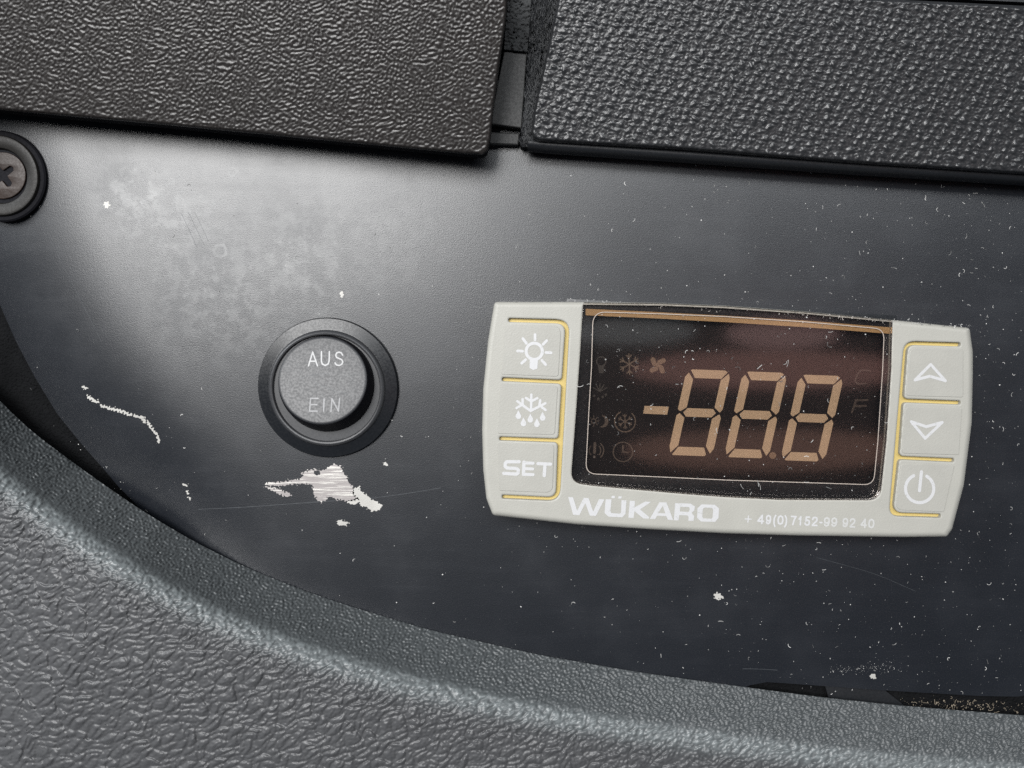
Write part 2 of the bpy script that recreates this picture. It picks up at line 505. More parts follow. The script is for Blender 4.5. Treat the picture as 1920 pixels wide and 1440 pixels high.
# ---- satin black mounting panel with rolled left edge
EDGE_L = [(300, 1010), (262, 953), (221, 911), (195, 880), (154, 834), (108, 777), (67, 710), (30, 640), (0, 572), (-30, 500), (-60, 400), (-100, 280), (-120, 150)]
OUT = [(-120, 150), (1950, 150)] + fillet([(1950, 150), (1950, 1307), (1837, 1305)], [0, 48, 0], 8)[1:-1] + [(1837, 1305), (1650, 1294), (1470, 1281), (1438, 1279), (1405, 1285), (1380, 1300), (1300, 1330), (1000, 1330), (600, 1230)] + EDGE_L[:-1]
f_out = s_poly(OUT)
f_left = s_line(EDGE_L, 0.0)
def panel_place(px, py):
    d = f_left(px, py)
    z = -3.0 * np.clip(1 - d / 230.0, 0, 1) ** 2.2
    return U(px, py, z)
panel = sdf_mesh('mounting_panel', f_out, (-130, 140, 1960, 1340), 4.0, panel_place, M_panel, None, skirt=1.6, smooth=True, merge=False)
tag(panel, 'satin black painted metal panel with scratches, stains and chipped paint', 'panel', 'structure')

# ---- curved leather-grained rim in the foreground
RC = np.array([(-260, 430), (-180, 560), (-90, 668), (0, 751), (51, 803), (154, 880), (257, 952), (360, 1014), (463, 1065), (566, 1106), (640, 1132), (800, 1180), (1000, 1226), (1200, 1261), (1387, 1287), (1537, 1307), (1650, 1319), (1725, 1326), (1912, 1341), (2100, 1352), (2260, 1360)], float)
def resample(C, step, smooth_n=3):
    d = np.concatenate([[0], np.cumsum(np.hypot(*np.diff(C, axis=0).T))])
    s = np.arange(0, d[-1], step)
    x = np.interp(s, d, C[:, 0]); y = np.interp(s, d, C[:, 1])
    k = int(60 / step) | 1
    for _ in range(smooth_n):
        for a in (x, y):
            p = np.concatenate([2 * a[0] - a[k // 2:0:-1], a, 2 * a[-1] - a[-2:-k // 2 - 1:-1]])
            a[:] = np.convolve(p, np.ones(k) / k, 'valid')[:len(a)]
    return np.stack([x, y], 1)
C = resample(RC, 1.85)
T = np.gradient(C, axis=0); T /= np.linalg.norm(T, axis=1)[:, None]
Nn = np.stack([-T[:, 1], T[:, 0]], 1)                       # outward (down-left) in pixel space
dd = np.arange(0, 760, 1.85)
k0 = np.interp(C[:, 0], [300, 700, 1300, 2000], [1.3, 1.15, 0.56, 0.45])[:, None]
slope = (k0 + 0.10) * (1 - sstep(60, 165, dd))[None] - 0.10 - 0.10 * sstep(120, 420, dd)[None]
zprof = np.interp(C[:, 0], [0, 140, 300, 2000], [-2.6, -2.2, 0.2, 0.2])[:, None] + np.concatenate([np.zeros((len(C), 1)), np.cumsum((slope[:, 1:] + slope[:, :-1]) / 2 * 1.85 / 12.2, 1)], 1)
PX = C[:, None, 0] + Nn[:, None, 0] * dd[None]; PY = C[:, None, 1] + Nn[:, None, 1] * dd[None]
w1, w2 = low(1024, 40, 21), low(1024, 40, 22)
wx = PX + 3.5 * samp(w1, PX, PY); wy = PY + 3.5 * samp(w2, PX, PY)
f1, f2, cid = voronoi(wx, wy, 13.5, 26, 2.1, 0.9, 31)
mound = np.sqrt(np.clip(f2 - f1, 0, 0.8) / 0.8)
peb = 1 - np.exp(-np.clip(f2 - f1, 0, 1) / 0.15)
g1, g2, ccid = voronoi(wx * 1.0 + 300, wy + 90, 46.0, 60, 1.7, 0.95, 33)
deep = np.exp(-np.clip(g2 - g1, 0, 1) / 0.05)
wr = samp(band(2048, 11, 28, 2.0, 0.35, 41), PX, PY)
wr2 = samp(band(2048, 6.5, 35, 1.5, 0.4, 43), PX, PY)
full = (0.4 * sstep(72, 105, dd) + 0.6 * sstep(105, 170, dd))[None]; crest = (sstep(60, 100, dd) * (1 - sstep(150, 210, dd)))[None]; inner = (1 - sstep(60, 105, dd))[None]
spk = samp(band(2048, 6.0, 0, 1.2, 0.45, 47), PX, PY)
stk = samp(band(2048, 7.0, -38, 3.0, 0.4, 49), PX, PY)
cf1, cf2, _ = voronoi(wx, wy, 15.0, 120, 2.2, 0.95, 35)
cre = np.exp(-np.clip(cf2 - cf1, 0, 1) / 0.06)
h = full * (0.45 * mound * (0.8 + 0.4 * cid) - 0.24 * deep + 0.012 * wr + 0.034 * wr2) + crest * (-0.10 * cre + 0.02 * wr2 + 0.03 * wr) + inner * (0.105 * spk + 0.022 * wr + 0.05 * sstep(500, 1200, PX) * stk)
Z = zprof + h
rimP = U(PX, PY, Z)
edge_row = rimP[:, :1].copy()
d1 = U(C[:, 0] + 55 * Nn[:, 0], C[:, 1] + 55 * Nn[:, 1], zprof[:, 0] - 4.0)
rimP = np.concatenate([d1[:, None], edge_row, rimP], 1)
keep = np.ones((rimP.shape[0] - 1, rimP.shape[1] - 1), bool); keep[:, 1] = False
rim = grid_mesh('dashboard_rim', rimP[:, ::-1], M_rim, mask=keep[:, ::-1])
wear_sheen = np.concatenate([[0.0, 0.0], sstep(82, 102, dd) * (1 - sstep(112, 142, dd))])[None] * (0.75 + 0.35 * np.concatenate([wr[:, :2], wr], 1).clip(-1, 1))
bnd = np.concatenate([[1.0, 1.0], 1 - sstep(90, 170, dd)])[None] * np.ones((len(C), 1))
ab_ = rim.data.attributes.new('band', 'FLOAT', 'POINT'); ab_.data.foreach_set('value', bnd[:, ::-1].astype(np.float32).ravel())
at_ = rim.data.attributes.new('wear_sheen', 'FLOAT', 'POINT'); at_.data.foreach_set('value', np.clip(wear_sheen[:, ::-1], 0, 1).astype(np.float32).ravel())
tag(rim, 'curved charcoal leather-grained dashboard rim sweeping below the black panel', 'trim')

# ---- grained storage flap, top left
flap = thing('storage_flap', 'brownish black grained plastic flap overhanging the panel at upper left', 'flap')
FO = [(-130, 190), (0, 205), (300, 232), (600, 261), (870, 287)] + [(905, 289), (914, 282), (919, 262), (926, 195), (936, 120), (948, 40), (957, -80), (-130, -80)]
ff = s_poly(FO)
gA = band(1024, 6.9, 50, 1.6, 0.5, 51); gB = band(1024, 5.0, 30, 1.3, 0.4, 52); gL = low(1024, 60, 53)
def flap_rise(px, py): return np.maximum(0, np.interp(px, [-130, 914], [190, 288]) - py) / 12.2 * 0.24
def flap_place(px, py):
    e = np.maximum(-ff(px, py), 0)
    wxx = px + 5 * samp(gL, px, py)
    g = samp(gA, wxx, py)
    hgt = 0.045 * np.tanh(1.1 * g) + 0.013 * samp(gB, px, py)
    z = 8.0 + hgt * sstep(0, 2, e) - 0.35 * (1 - sstep(0, 3.5, e)) ** 2 + flap_rise(px, py)
    return U(px, py, z)
sdf_mesh('grained_cover', ff, (-130, -80, 975, 300), 1.9, flap_place, M_flap, flap, skirt=0.5, smooth=True, merge=False)
ff_u = s_poly([(-620, 150)] + FO[1:-2] + [(957, -160), (-620, -160)])  # carried on unseen to the left, added to block light under the flap
flat('underside', s_grow(ff_u, -1.5), (-625, -165, 975, 300), 6.0, 7.2, M_under, flap, skirt=3.4)

# ---- pebbled dash pad, top right
pad = thing('dash_pad', 'charcoal pebbled plastic pad with black edge strip at upper right', 'dash pad')
PO = [(1050, -60), (1046, 0), (1035, 52), (1019, 125), (1001, 208), (996, 246), (999, 258), (1010, 264), (1280, 280), (1600, 305), (1920, 326), (2080, 337), (2080, 20), (1920, 11), (1637, -3), (1500, -14), (1400, -60)]
fp_ = s_poly(PO)
pg = band(1024, 5.0, 30, 1.8, 0.4, 61); pl = low(1024, 30, 62); pl2 = low(1024, 30, 63)
jt = np.random.default_rng(64).random((512, 512, 3))
def pad_place(px, py):
    e = np.maximum(-fp_(px, py), 0)
    X = px + 2.2 * samp(pl, px, py); Y = py + 2.2 * samp(pl2, px, py)
    # staggered lattice of pebbles, rows along the lower edge
    a1 = np.array([20.0, 3.0]); a2 = np.array([8.0, -13.0])
    det = a1[0] * a2[1] - a1[1] * a2[0]
    u = (X * a2[1] - Y * a2[0]) / det; v = (-X * a1[1] + Y * a1[0]) / det
    iu, iv = np.floor(u).astype(int), np.floor(v).astype(int)
    best = np.zeros(px.shape)
    for du in (-1, 0, 1, 2):
        for dv in (-1, 0, 1, 2):
            t = jt[(iv + dv) % 512, (iu + du) % 512]
            cx = (iu + du) * a1[0] + (iv + dv) * a2[0] + (t[..., 0] - 0.5) * 3.2
            cy = (iu + du) * a1[1] + (iv + dv) * a2[1] + (t[..., 1] - 0.5) * 3.2
            q = np.hypot((X - cx), (Y - cy)) / (4.9 + 1.3 * t[..., 2])
            best = np.maximum(best, (1 - np.clip(q, 0, 1) ** 2) ** 1.2 * (0.75 + 0.5 * t[..., 2]))
    hgt = 0.19 * best + 0.034 * samp(pg, px, py)
    z = 6.0 + 0.20 * np.maximum(0, np.interp(px, [990, 2080], [262, 337]) - py) / 12.2 + hgt * sstep(0, 3, e) - 0.6 * (1 - sstep(0, 6, e)) ** 2
    return U(px, py, z)
sdf_mesh('pebbled_surface', fp_, (985, -66, 2085, 345), 2.0, pad_place, M_pad, pad, skirt=1.0, smooth=True, merge=False)
strip = np.array([(990, 271), (1010, 274), (1280, 292), (1600, 315), (1920, 335), (2080, 346)], float)
sp = resample(strip, 20, 1)
tube('edge_strip', U(sp[:, 0], sp[:, 1], 2.9), 0.95, M_edge, pad, 14, 1.9)
flat('underside', s_grow(fp_, -3), (985, -66, 2085, 345), 6.0, 4.6, M_under, pad, skirt=5.0)
# felt side of the pad
FB = [(1000, -60), (996, 0), (989, 98), (979, 235), (972, 262), (978, 276), (998, 275), (1003, 262), (1004, 208), (1024, 125), (1040, 52), (1051, 0), (1055, -60)]
ffb = s_poly(FB); fn = band(1024, 6, 80, 2.0, 0.5, 71)
def felt_place(px, py):
    e = np.maximum(-ffb(px, py), 0)
    return U(px, py, 2.2 + 2.0 * sstep(0, 34, e) + 0.25 * samp(fn, px, py))
felt = sdf_mesh('felt_edge', ffb, (965, -66, 1060, 285), 2.3, felt_place, M_felt, pad, skirt=3.0, smooth=True, merge=False)
V, F = [], []
for i in range(1500):                                              # fuzz on the felt
    u = random.random(); y = -40 + 310 * u
    xl = np.interp(y, [-60, 98, 235, 275], [1000, 989, 979, 974]); xr = np.interp(y, [-60, 0, 125, 208, 275], [1054, 1049, 1022, 1002, 1000])
    x = xl + (xr - xl) * random.random() ** 0.7
    p = U(x, y, 3.6 + random.random() * 1.6); a = random.uniform(0.9, 2.2) if random.random() < .8 else random.uniform(0, 6.28)
    L = random.uniform(0.25, 0.8); d = np.array([math.cos(a), math.sin(a), random.uniform(-.2, .6)]) * L; n = np.array([-math.sin(a), math.cos(a), 0]) * 0.018
    k = len(V); V += [p - n, p + n, p + d + n * .4, p + d - n * .4]; F.append((k, k + 1, k + 2, k + 3))
fz = mesh('felt_fuzz', V, F, simple('felt_fibre', (0.045, 0.047, 0.05), 0.6), pad); fz['kind'] = 'stuff'

# dark bar along the top right corner
topbar = flat('vent_bar', s_poly([(1500, -120), (2090, -120), (2090, 14), (1920, 4), (1637, -9), (1500, -22)]), (1490, -130, 2095, 20), 6.0, 6.6, M_edge, None, skirt=3.0)
tag(topbar, 'plain black bar just above the pebbled pad in the upper right corner', 'bar')

# ---- trim in the gap between flap and pad
gt = thing('gap_trim', 'smooth dark grey trim piece in gap between flap and pad', 'trim')
plate('upper_plate', fillet([(945, 96), (988, 101), (978, 240), (918, 232)], 3), [], 2.4, 2.0, 0.15, M_trim, gt, smooth=False)
plate('lower_plate', fillet([(916, 247), (975, 250), (972, 272), (908, 270)], 2), [], 1.6, 1.4, 0.2, M_trim, gt, smooth=False)
ffo = s_poly([(957, -60), (1001, -60), (996, 0), (989, 97), (945, 92), (952, 0)])
fo1, fo2 = band(512, 16, 0, 1, 0.5, 81), band(512, 6, 0, 1, 0.5, 82)
def foam_place(px, py):
    f1_, f2_, c_ = voronoi(px + 3 * samp(fo2, px, py), py + 3 * samp(fo1, px, py), 15, 10, 1.1, 0.9, 83)
    return U(px, py, 2.3 + 0.5 * (1 - np.exp(-(f2_ - f1_) / 0.16)) + 0.22 * c_ + 0.10 * samp(fo2, px, py))
foam = sdf_mesh('foam_strip', ffo, (940, -66, 1005, 100), 2.0, foam_place, M_foam, None, skirt=2.0, smooth=True, merge=False)
tag(foam, 'crumbling black foam strip above the smooth grey trim piece', 'foam strip')

# ================================================================== push button
bc = U(616.5, 727, 0.0)
button = thing('push_button', 'round black push button lettered AUS and EIN on the panel', 'push button')
lathe('bezel_ring', [(10.75, -0.02), (10.78, 0.35), (10.6, 0.78), (9.1, 1.08), (8.86, 1.14)], bc, M_ring, button, 128)
lathe('rim_bead', [(8.90, 1.12), (8.80, 1.45), (8.62, 1.70), (8.40, 1.78), (8.20, 1.70), (8.08, 1.45), (8.03, 1.2)], bc, simple('worn_bead_sheen', (0.035, 0.036, 0.039), 0.40, spec=0.6), button, 128)  # paler base colour carries the bead's highlight as well as its wear
lathe('cavity_wall', [(8.04, 1.25), (8.0, 0.2), (8.0, -3.5)], bc, M_capside, button, 96)
lathe('cavity_floor', [(7.98, -3.4), (0.0005, -3.4)], bc, M_capside, button, 48)
CT = -math.radians(12.0); PIV = -3.2; CH = 7.1
cap_body = lathe('cap_side', [(7.5, -3.0), (7.4, 0.2), (7.1, 2.2), (6.72, 3.55), (6.62, 3.80)], bc, M_capside, button, 96, tiltx=CT, pivot=PIV)
cap_body.data.polygons[-1].use_smooth = False
cap = lathe('button_cap', [(6.62, 3.78), (6.58, 3.90), (6.46, 3.97), (6.2, 3.99), (3.0, 3.99), (0.0005, 3.99)], bc, M_cap, button, 96, tiltx=CT, pivot=PIV)
N_c = np.array([0, -math.sin(CT), math.cos(CT)])
P_c = bc + np.array([0, 0, PIV]) + N_c * (3.99 + 0.03 - PIV)
def z4(pts): return [(440 + x / 3.2725, 560 + y / 3.2725) for x, y in pts]
r = 4.4 / 3.2725
capplace = lambda px, py: Uplane(px, py, P_c, N_c)
M_engr = simple('pale_engraved_paint', (0.42, 0.42, 0.42), 0.6, var=0.25)
M_engr2 = simple('faded_engraved_paint', (0.26, 0.26, 0.265), 0.6, var=0.35)
glyphs = {'A': [[(453, 412), (479, 328), (508, 412)], [(463, 384), (499, 384)]],
          'U': [[(533, 325), (532, 382), (537, 400), (555, 410), (573, 401), (580, 382), (581, 325)]],
          'S': [[(662, 346), (655, 333), (641, 328), (626, 333), (620, 346), (625, 360), (641, 367), (656, 374), (664, 388), (658, 402), (642, 410), (625, 407), (616, 394)]],
          'E': [[(511, 612), (466, 612), (460, 690), (506, 690)], [(463, 650), (504, 650)]],
          'I': [[(549, 615), (546, 690)]],
          'N': [[(591, 692), (597, 614), (637, 690), (644, 612)]]}
for ch, strokes in glyphs.items():
    f = s_or(*[s_line(z4(s_), r) for s_ in strokes])
    allp = [p for s_ in strokes for p in z4(s_)]
    bb = (min(p[0] for p in allp) - 3, min(p[1] for p in allp) - 3, max(p[0] for p in allp) + 3, max(p[1] for p in allp) + 3)
    sdf_mesh('letter', f, bb, 0.4, capplace, M_engr if ch in 'AUS' else M_engr2, cap)
# faint scuffs on the cap
for s_ in ([(405, 492), (450, 472), (520, 462), (590, 460)], [(670, 468), (700, 478), (728, 496)], [(490, 515), (560, 545), (620, 568), (690, 583)]):
    q = z4(s_)
    sdf_mesh('scuff', s_line(q, 0.5), (min(p[0] for p in q) - 2, min(p[1] for p in q) - 2, max(p[0] for p in q) + 2, max(p[1] for p in q) + 2), 0.4, capplace, M_scratch, cap)

# ================================================================== screw at the left edge
sc = U(4, 331, 0.0); sc[2] = -0.35
screw = thing('panel_screw', 'dark cross-head screw in a cup washer at left edge of panel', 'screw')
lathe('rubber_seat', [(6.75, -1.2), (6.72, 0.55), (6.5, 0.75), (5.8, 0.8), (5.6, 0.4)], sc, M_under, screw, 72)
lathe('cup_washer', [(5.95, 0.3), (5.95, 1.0), (5.8, 1.22), (5.5, 1.30), (4.4, 1.05), (4.15, 0.95), (3.9, 0.4), (3.7, -0.4)], sc, M_steel, screw, 72)
# screw head with cross recess
def rot(x, y, a): return (x * math.cos(a) - y * math.sin(a), x * math.sin(a) + y * math.cos(a))
scx, scy = 4, 329
circ = [(scx + 44 * math.cos(2 * math.pi * k / 48), scy + 44 * math.sin(2 * math.pi * k / 48)) for k in range(48)]
cr = []
for k in range(4):
    a = k * math.pi / 2 + math.radians(52)
    for p in ((6, -6.5), (22, -5.5), (25, 0), (22, 5.5)):
        q = rot(p[0], p[1], a); cr.append((scx + q[0], scy + q[1]))
plate('screw_head', circ, [fillet(cr, 2.0, 3)], 0.35, 1.0, 0.12, M_copper, screw)
flat('recess', s_disc((scx, scy), 43), (scx - 50, scy - 50, scx + 50, scy + 50), 2.0, -0.55, M_under, screw)

# ================================================================== temperature controller
ctl = thing('temperature_controller', 'light grey temperature controller with dark display and six yellow-outlined keys', 'controller')
ZF = 6.0
OUTL = fillet([(927, 566), (1093, 566), (1240, 568), (1360, 573), (1510, 584), (1674, 600), (1818, 615), (1824, 660), (1824, 700), (1822, 793), (1807, 910), (1785, 992), (1775, 1006),
               (1693, 1007), (1493, 1004), (1360, 1000), (1213, 992), (1080, 983), (924, 966), (912, 935), (906, 880), (904, 807), (906, 730), (915, 640)],
              [8, 0, 0, 0, 0, 0, 7, 20, 20, 40, 40, 10, 8, 30, 30, 30, 30, 30, 10, 14, 20, 30, 30, 30], 5)
GLASS = fillet([(1093, 571.5), (1240, 573), (1360, 578), (1510, 588.5), (1673, 604), (1671, 693), (1662, 827), (1650, 938), (1460, 937), (1360, 932), (1280, 926), (1113, 911), (1070, 905), (1080, 773), (1088, 657)],
               [3, 0, 0, 0, 3, 0, 0, 26, 0, 0, 0, 0, 24, 0, 0], 6)
GL = fillet([(952, 595), (1070, 598), (1051, 941), (940, 936), (940, 926), (1041, 931), (1044.5, 831), (935, 827), (935, 817), (1045.5, 821), (1051.5, 721), (940, 716), (940, 706), (1052, 711), (1059, 608), (952, 605)],
            [4.5, 27, 25, 4.5, 4.5, 15, 6, 4.5, 4.5, 6, 6, 4.5, 4.5, 6, 16, 4.5], 6)
GR = fillet([(1802, 641), (1694, 638), (1665, 969), (1765, 972), (1765, 962), (1676, 959.5), (1687, 863), (1790, 868), (1790, 858), (1688, 853.5), (1695, 756), (1802, 760), (1802, 750), (1696, 746), (1703.5, 648), (1802, 651)],
            [4.5, 24, 20, 4.5, 4.5, 15, 6, 4.5, 4.5, 6, 6, 4.5, 4.5, 6, 14, 4.5], 6)
def bbox(pts, m=4): return (min(p[0] for p in pts) - m, min(p[1] for p in pts) - m, max(p[0] for p in pts) + m, max(p[1] for p in pts) + m)
f_o = s_poly(OUTL); f_h = s_or(*[s_local(s_poly(q_), bbox(q_, 0)) for q_ in (GLASS,)], *[s_grow(s_local(s_poly(q_), bbox(q_, 0)), -1.4) for q_ in (GL, GR)])
def house_place(px, py):
    do = np.maximum(-f_o(px, py), 0); dh = np.maximum(f_h(px, py), 0)
    z = ZF - 0.75 * (1 - np.sqrt(np.clip(1 - (1 - np.clip(do / 9.0, 0, 1)) ** 2, 0, 1))) - 0.16 * (1 - np.sqrt(np.clip(1 - (1 - np.clip(dh / 2.6, 0, 1)) ** 2, 0, 1)))
    return U(px, py, z)
housing = sdf_mesh('housing', s_sub(f_o, f_h), bbox(OUTL), 1.5, house_place, M_house, ctl, skirt=6.0, smooth=True, merge=False)
housing.data.set_sharp_from_angle(angle=math.radians(50))
# yellow membranes showing through the grooves
for G in (GL, GR):
    flat('yellow_groove', s_grow(s_poly(G), 3), bbox(G, 8), 1.0, ZF - 0.75, M_yellow, ctl)

def key(outline, rad):
    k = plate('key', fillet(outline, rad, 5), [], ZF + 0.08, 0.3, 0.06, M_key, ctl, 2, smooth=False)
    return k
ZK = ZF + 0.11
def symbol(f, bb, k, name='symbol', res=0.45): return flat(name, f, bb, res, ZK, M_print, k)
def z7(pts): return [(920 + x / 4.0, 580 + y / 4.0) for x, y in pts]
k1 = key([(946, 609), (1052, 611), (1047, 706), (940, 702)], [3, 16, 6, 3])
c0 = z7([(327, 315)])[0]
rays = [((333, 190), (333, 228)), ((242, 220), (268, 255)), ((202, 312), (240, 314)), ((233, 404), (262, 378)), ((420, 235), (394, 262)), ((415, 324), (453, 326)), ((385, 383), (412, 414))]
f = s_or(s_ring(c0, 15.2, 2.9), s_poly(z7([(293, 368), (356, 368), (350, 445), (320, 455), (292, 440)])), *[s_line(z7(a), 2.6) for a in rays])
symbol(f, bbox(z7([(190, 180), (465, 460)])), k1)
k2 = key([(938, 719), (1046, 724), (1040, 815), (933, 813)], [3, 6, 6, 3])
lines = [[(305, 640), (303, 760)], [(265, 665), (304, 690), (350, 667)], [(200, 690), (300, 762), (410, 705)], [(240, 675), (240, 712), (195, 740)], [(372, 682), (366, 720), (412, 755)]]
def drop(x, y):
    q = z7([(x, y - 36), (x + 20, y + 10), (x, y + 36), (x - 20, y + 10)]); c = z7([(x, y + 10)])[0]
    return s_or(s_disc(c, 5.3), s_poly(z7([(x, y - 36), (x + 19, y + 2), (x - 19, y + 2)])))
f = s_or(*[s_line(z7(a), 2.4) for a in lines], *[drop(x, y) for x, y in ((208, 792), (246, 846), (298, 818), (347, 852), (390, 804))])
symbol(f, bbox(z7([(185, 635), (420, 885)])), k2)
k3 = key([(932, 829), (1039, 834), (1036, 924), (936, 920)], [3, 6, 14, 3])
S1 = [(214, 1143), (122, 1143), (109, 1155), (109, 1178), (122, 1190), (198, 1194), (208, 1206), (206, 1228), (194, 1236), (98, 1230)]
symbol(s_line(z7(S1), 3.1), bbox(z7(S1)), k3, 'letter')
symbol(s_or(s_line(z7([(250, 1146), (246, 1238)]), 3.2), s_line(z7([(250, 1152), (318, 1154)]), 2.9), s_line(z7([(250, 1194), (316, 1197)]), 2.7), s_line(z7([(248, 1237), (318, 1240)]), 2.9)), bbox(z7([(240, 1140), (330, 1250)])), k3, 'letter')
symbol(s_or(s_line(z7([(355, 1157), (450, 1161)]), 3.0), s_line(z7([(408, 1160), (402, 1246)]), 3.2)), bbox(z7([(350, 1150), (460, 1255)])), k3, 'letter')
def z6(pts): return [(1360 + x / 3.0, 560 + y / 3.0) for x, y in pts]
k4 = key([(1706, 653), (1806, 655), (1806, 745), (1699, 742)], [13, 4, 4, 6])
q = z6([(1155, 370), (1238, 462), (1150, 436), (1067, 458)])
symbol(s_line(q + q[:1], 2.7), bbox(q), k4)
k5 = key([(1698, 764), (1804, 765), (1798, 853), (1691, 850)], [6, 4, 4, 6])
q = z6([(1046, 692), (1130, 720), (1220, 696), (1124, 786)])
symbol(s_line(q + q[:1], 2.7), bbox(q), k5)
k6 = key([(1690, 870), (1790, 872), (1770, 960), (1679, 956)], [6, 4, 4, 13])
c0 = z6([(1093, 1068)])[0]
symbol(s_or(s_line(arc_pts(c0, 26.5, 115, 420, 40), 3.0), s_line(z6([(1103, 974), (1092, 1080)]), 3.0)), (c0[0] - 34, c0[1] - 38, c0[0] + 34, c0[1] + 34), k6)

# lettering on the lower bar of the housing
def zb(pts): return [(1040 + x / 5.647, 900 + y / 5.647) for x, y in pts]
ZL = ZF + 0.03
brand = {
 'W': ([(143, 180), (195, 183), (238, 325), (308, 188), (360, 192), (408, 335), (470, 202), (527, 206), (437, 380), (372, 377), (325, 245), (262, 372), (195, 368)], []),
 'U': ([(540, 203), (603, 205), (590, 330), (600, 350), (690, 357), (702, 345), (708, 213), (760, 216), (750, 360), (715, 395), (570, 388), (528, 350)], []),
 'K': ([(795, 220), (850, 222), (845, 290), (960, 228), (1020, 232), (905, 312), (1000, 392), (1000, 410), (940, 408), (845, 330), (836, 402), (780, 400)], []),
 'A': ([(1007, 411), (1110, 235), (1185, 238), (1255, 424), (1200, 422), (1180, 382), (1085, 378), (1065, 413)], [[(1145, 275), (1097, 350), (1172, 353)]]),
 'R': ([(1275, 245), (1440, 250), (1485, 280), (1480, 320), (1450, 350), (1478, 380), (1470, 433), (1415, 432), (1418, 390), (1405, 375), (1318, 372), (1312, 428), (1262, 426)], [[(1330, 283), (1420, 287), (1430, 300), (1425, 330), (1415, 338), (1325, 333)]]),
 'O': ([(1555, 258), (1695, 262), (1740, 300), (1735, 400), (1700, 443), (1550, 440), (1508, 400), (1512, 300)], [[(1585, 292), (1665, 295), (1678, 310), (1672, 395), (1660, 410), (1575, 405), (1563, 392), (1570, 305)]]),
}
for ch, (o_, hs) in brand.items():
    f = s_poly(zb(o_))
    for h_ in hs: f = s_sub(f, s_poly(zb(h_)))
    if ch == 'U':
        f = s_or(f, s_poly(zb([(605, 167), (640, 168), (635, 193), (598, 192)])), s_poly(zb([(678, 172), (712, 173), (706, 197), (670, 196)])))
    flat('letter', f, bbox(zb(o_ + ([(605, 165)] if ch == 'U' else []))), 0.4, ZL, M_print, housing)

M_faint = simple('rubbed_print', (0.44, 0.44, 0.43), 0.45, var=0.10)
def zp(x, y): return (1370 + x / 6.4, 940 + y / 6.4)
DG = {
 '0': [[(.5, 0), (.85, .12), (.95, .5), (.85, .88), (.5, 1), (.15, .88), (.05, .5), (.15, .12), (.5, 0)]],
 '1': [[(.05, .28), (.40, .18), (.62, 0), (.62, 1)]],
 '2': [[(.08, .28), (.2, .07), (.5, 0), (.82, .08), (.9, .28), (.78, .5), (.3, .78), (.08, 1), (.92, 1)]],
 '4': [[(.72, 1), (.72, 0), (.02, .68), (.02, .74), (.98, .74)]],
 '5': [[(.88, 0), (.25, 0), (.14, .5), (.45, .38), (.8, .45), (.93, .68), (.8, .93), (.45, 1), (.15, .93), (.05, .78)]],
 '7': [[(.05, 0), (.95, 0), (.62, .42), (.42, 1)]],
 '9': [[(.10, .82), (.25, .97), (.5, 1), (.8, .88), (.94, .5), (.85, .12), (.5, 0), (.16, .1), (.05, .33), (.18, .58), (.5, .66), (.82, .56), (.92, .4)]],
 '(': [[(.9, -.05), (.35, .25), (.2, .65), (.35, 1.05), (.8, 1.32)]],
 ')': [[(.1, -.05), (.65, .25), (.8, .65), (.65, 1.05), (.15, 1.32)]],
 '-': [[(.1, .62), (.9, .62)]],
 '+': [[(0, .5), (1, .5)], [(.5, 0), (.5, 1)]],
}
for ch, xa, xb in (('+', 165, 255), ('4', 322, 403), ('9', 418, 490), ('(', 508, 548), ('0', 558, 638), (')', 642, 684), ('7', 716, 792), ('1', 812, 858), ('5', 884, 958), ('2', 970, 1050), ('-', 1064, 1104),
                   ('9', 1114, 1194), ('9', 1203, 1283), ('9', 1338, 1414), ('2', 1424, 1502), ('4', 1560, 1636), ('0', 1648, 1728)):
    ytop = 158 + (xa - 320) * 0.0385; hgt = 112.0
    if ch == '+': ytop += 14; hgt = 90.0
    rad = (7.0 if ch == '+' else 10.0 if ch in '()' else 10.5) / 6.4
    ins = 8
    st = [[zp(xa + ins + u * (xb - xa - 2 * ins) - 6 * (v - .5), ytop + ins + v * (hgt - 2 * ins) + u * (xb - xa) * 0.0385) for u, v in s_] for s_ in DG[ch]]
    f = s_or(*[s_line(s_, rad) for s_ in st])
    flat('letter', f, bbox([p for s_ in st for p in s_]), 0.35, ZL, M_faint if xa > 1100 else M_print, housing)

# display: black border, mask, segments, icons, window
disp = plate('display_border', [(1062, 560), (1682, 592), (1662, 948), (1060, 915)], [fillet([(1113, 588), (1240, 592), (1360, 597), (1510, 607), (1657, 620), (1655, 693), (1646, 827), (1638, 909), (1360, 900), (1210, 893), (1098, 888), (1104, 773), (1109, 690)], [22, 0, 0, 0, 20, 0, 0, 20, 0, 0, 20, 0, 0], 8)], 4.9, 0.7, 0.06, M_blackbezel, ctl)
ring_o = [(1112, 584.5), (1240, 588.5), (1360, 593.5), (1510, 603.5), (1658, 617), (1655, 693), (1646, 827), (1638, 909), (1360, 900), (1210, 893), (1098, 888), (1104, 773), (1109, 690)]
lf = s_poly(fillet(ring_o, [24, 0, 0, 0, 20, 0, 0, 20, 0, 0, 20, 0, 0], 8))
flat('edge_highlight_line', lambda X, Y: np.abs(lf(X, Y)) - 0.75, bbox(ring_o), 0.8, 5.45, M_line, disp)  # highlight on the border's inner edge, drawn as a pale line
board = flat('display_mask', s_poly([(1064, 562), (1680, 594), (1660, 946), (1062, 913)]), (1055, 555, 1690, 950), 4.0, 3.6, M_board, ctl)
flat('reflector_strip', s_poly([(1098, 579), (1230, 585), (1360, 592), (1510, 601), (1671, 614), (1670, 626), (1510, 613.5), (1360, 604), (1230, 597), (1098, 591)]), (1090, 570, 1680, 630), 1.0, 5.2, M_strip, disp)
ZS = 3.66
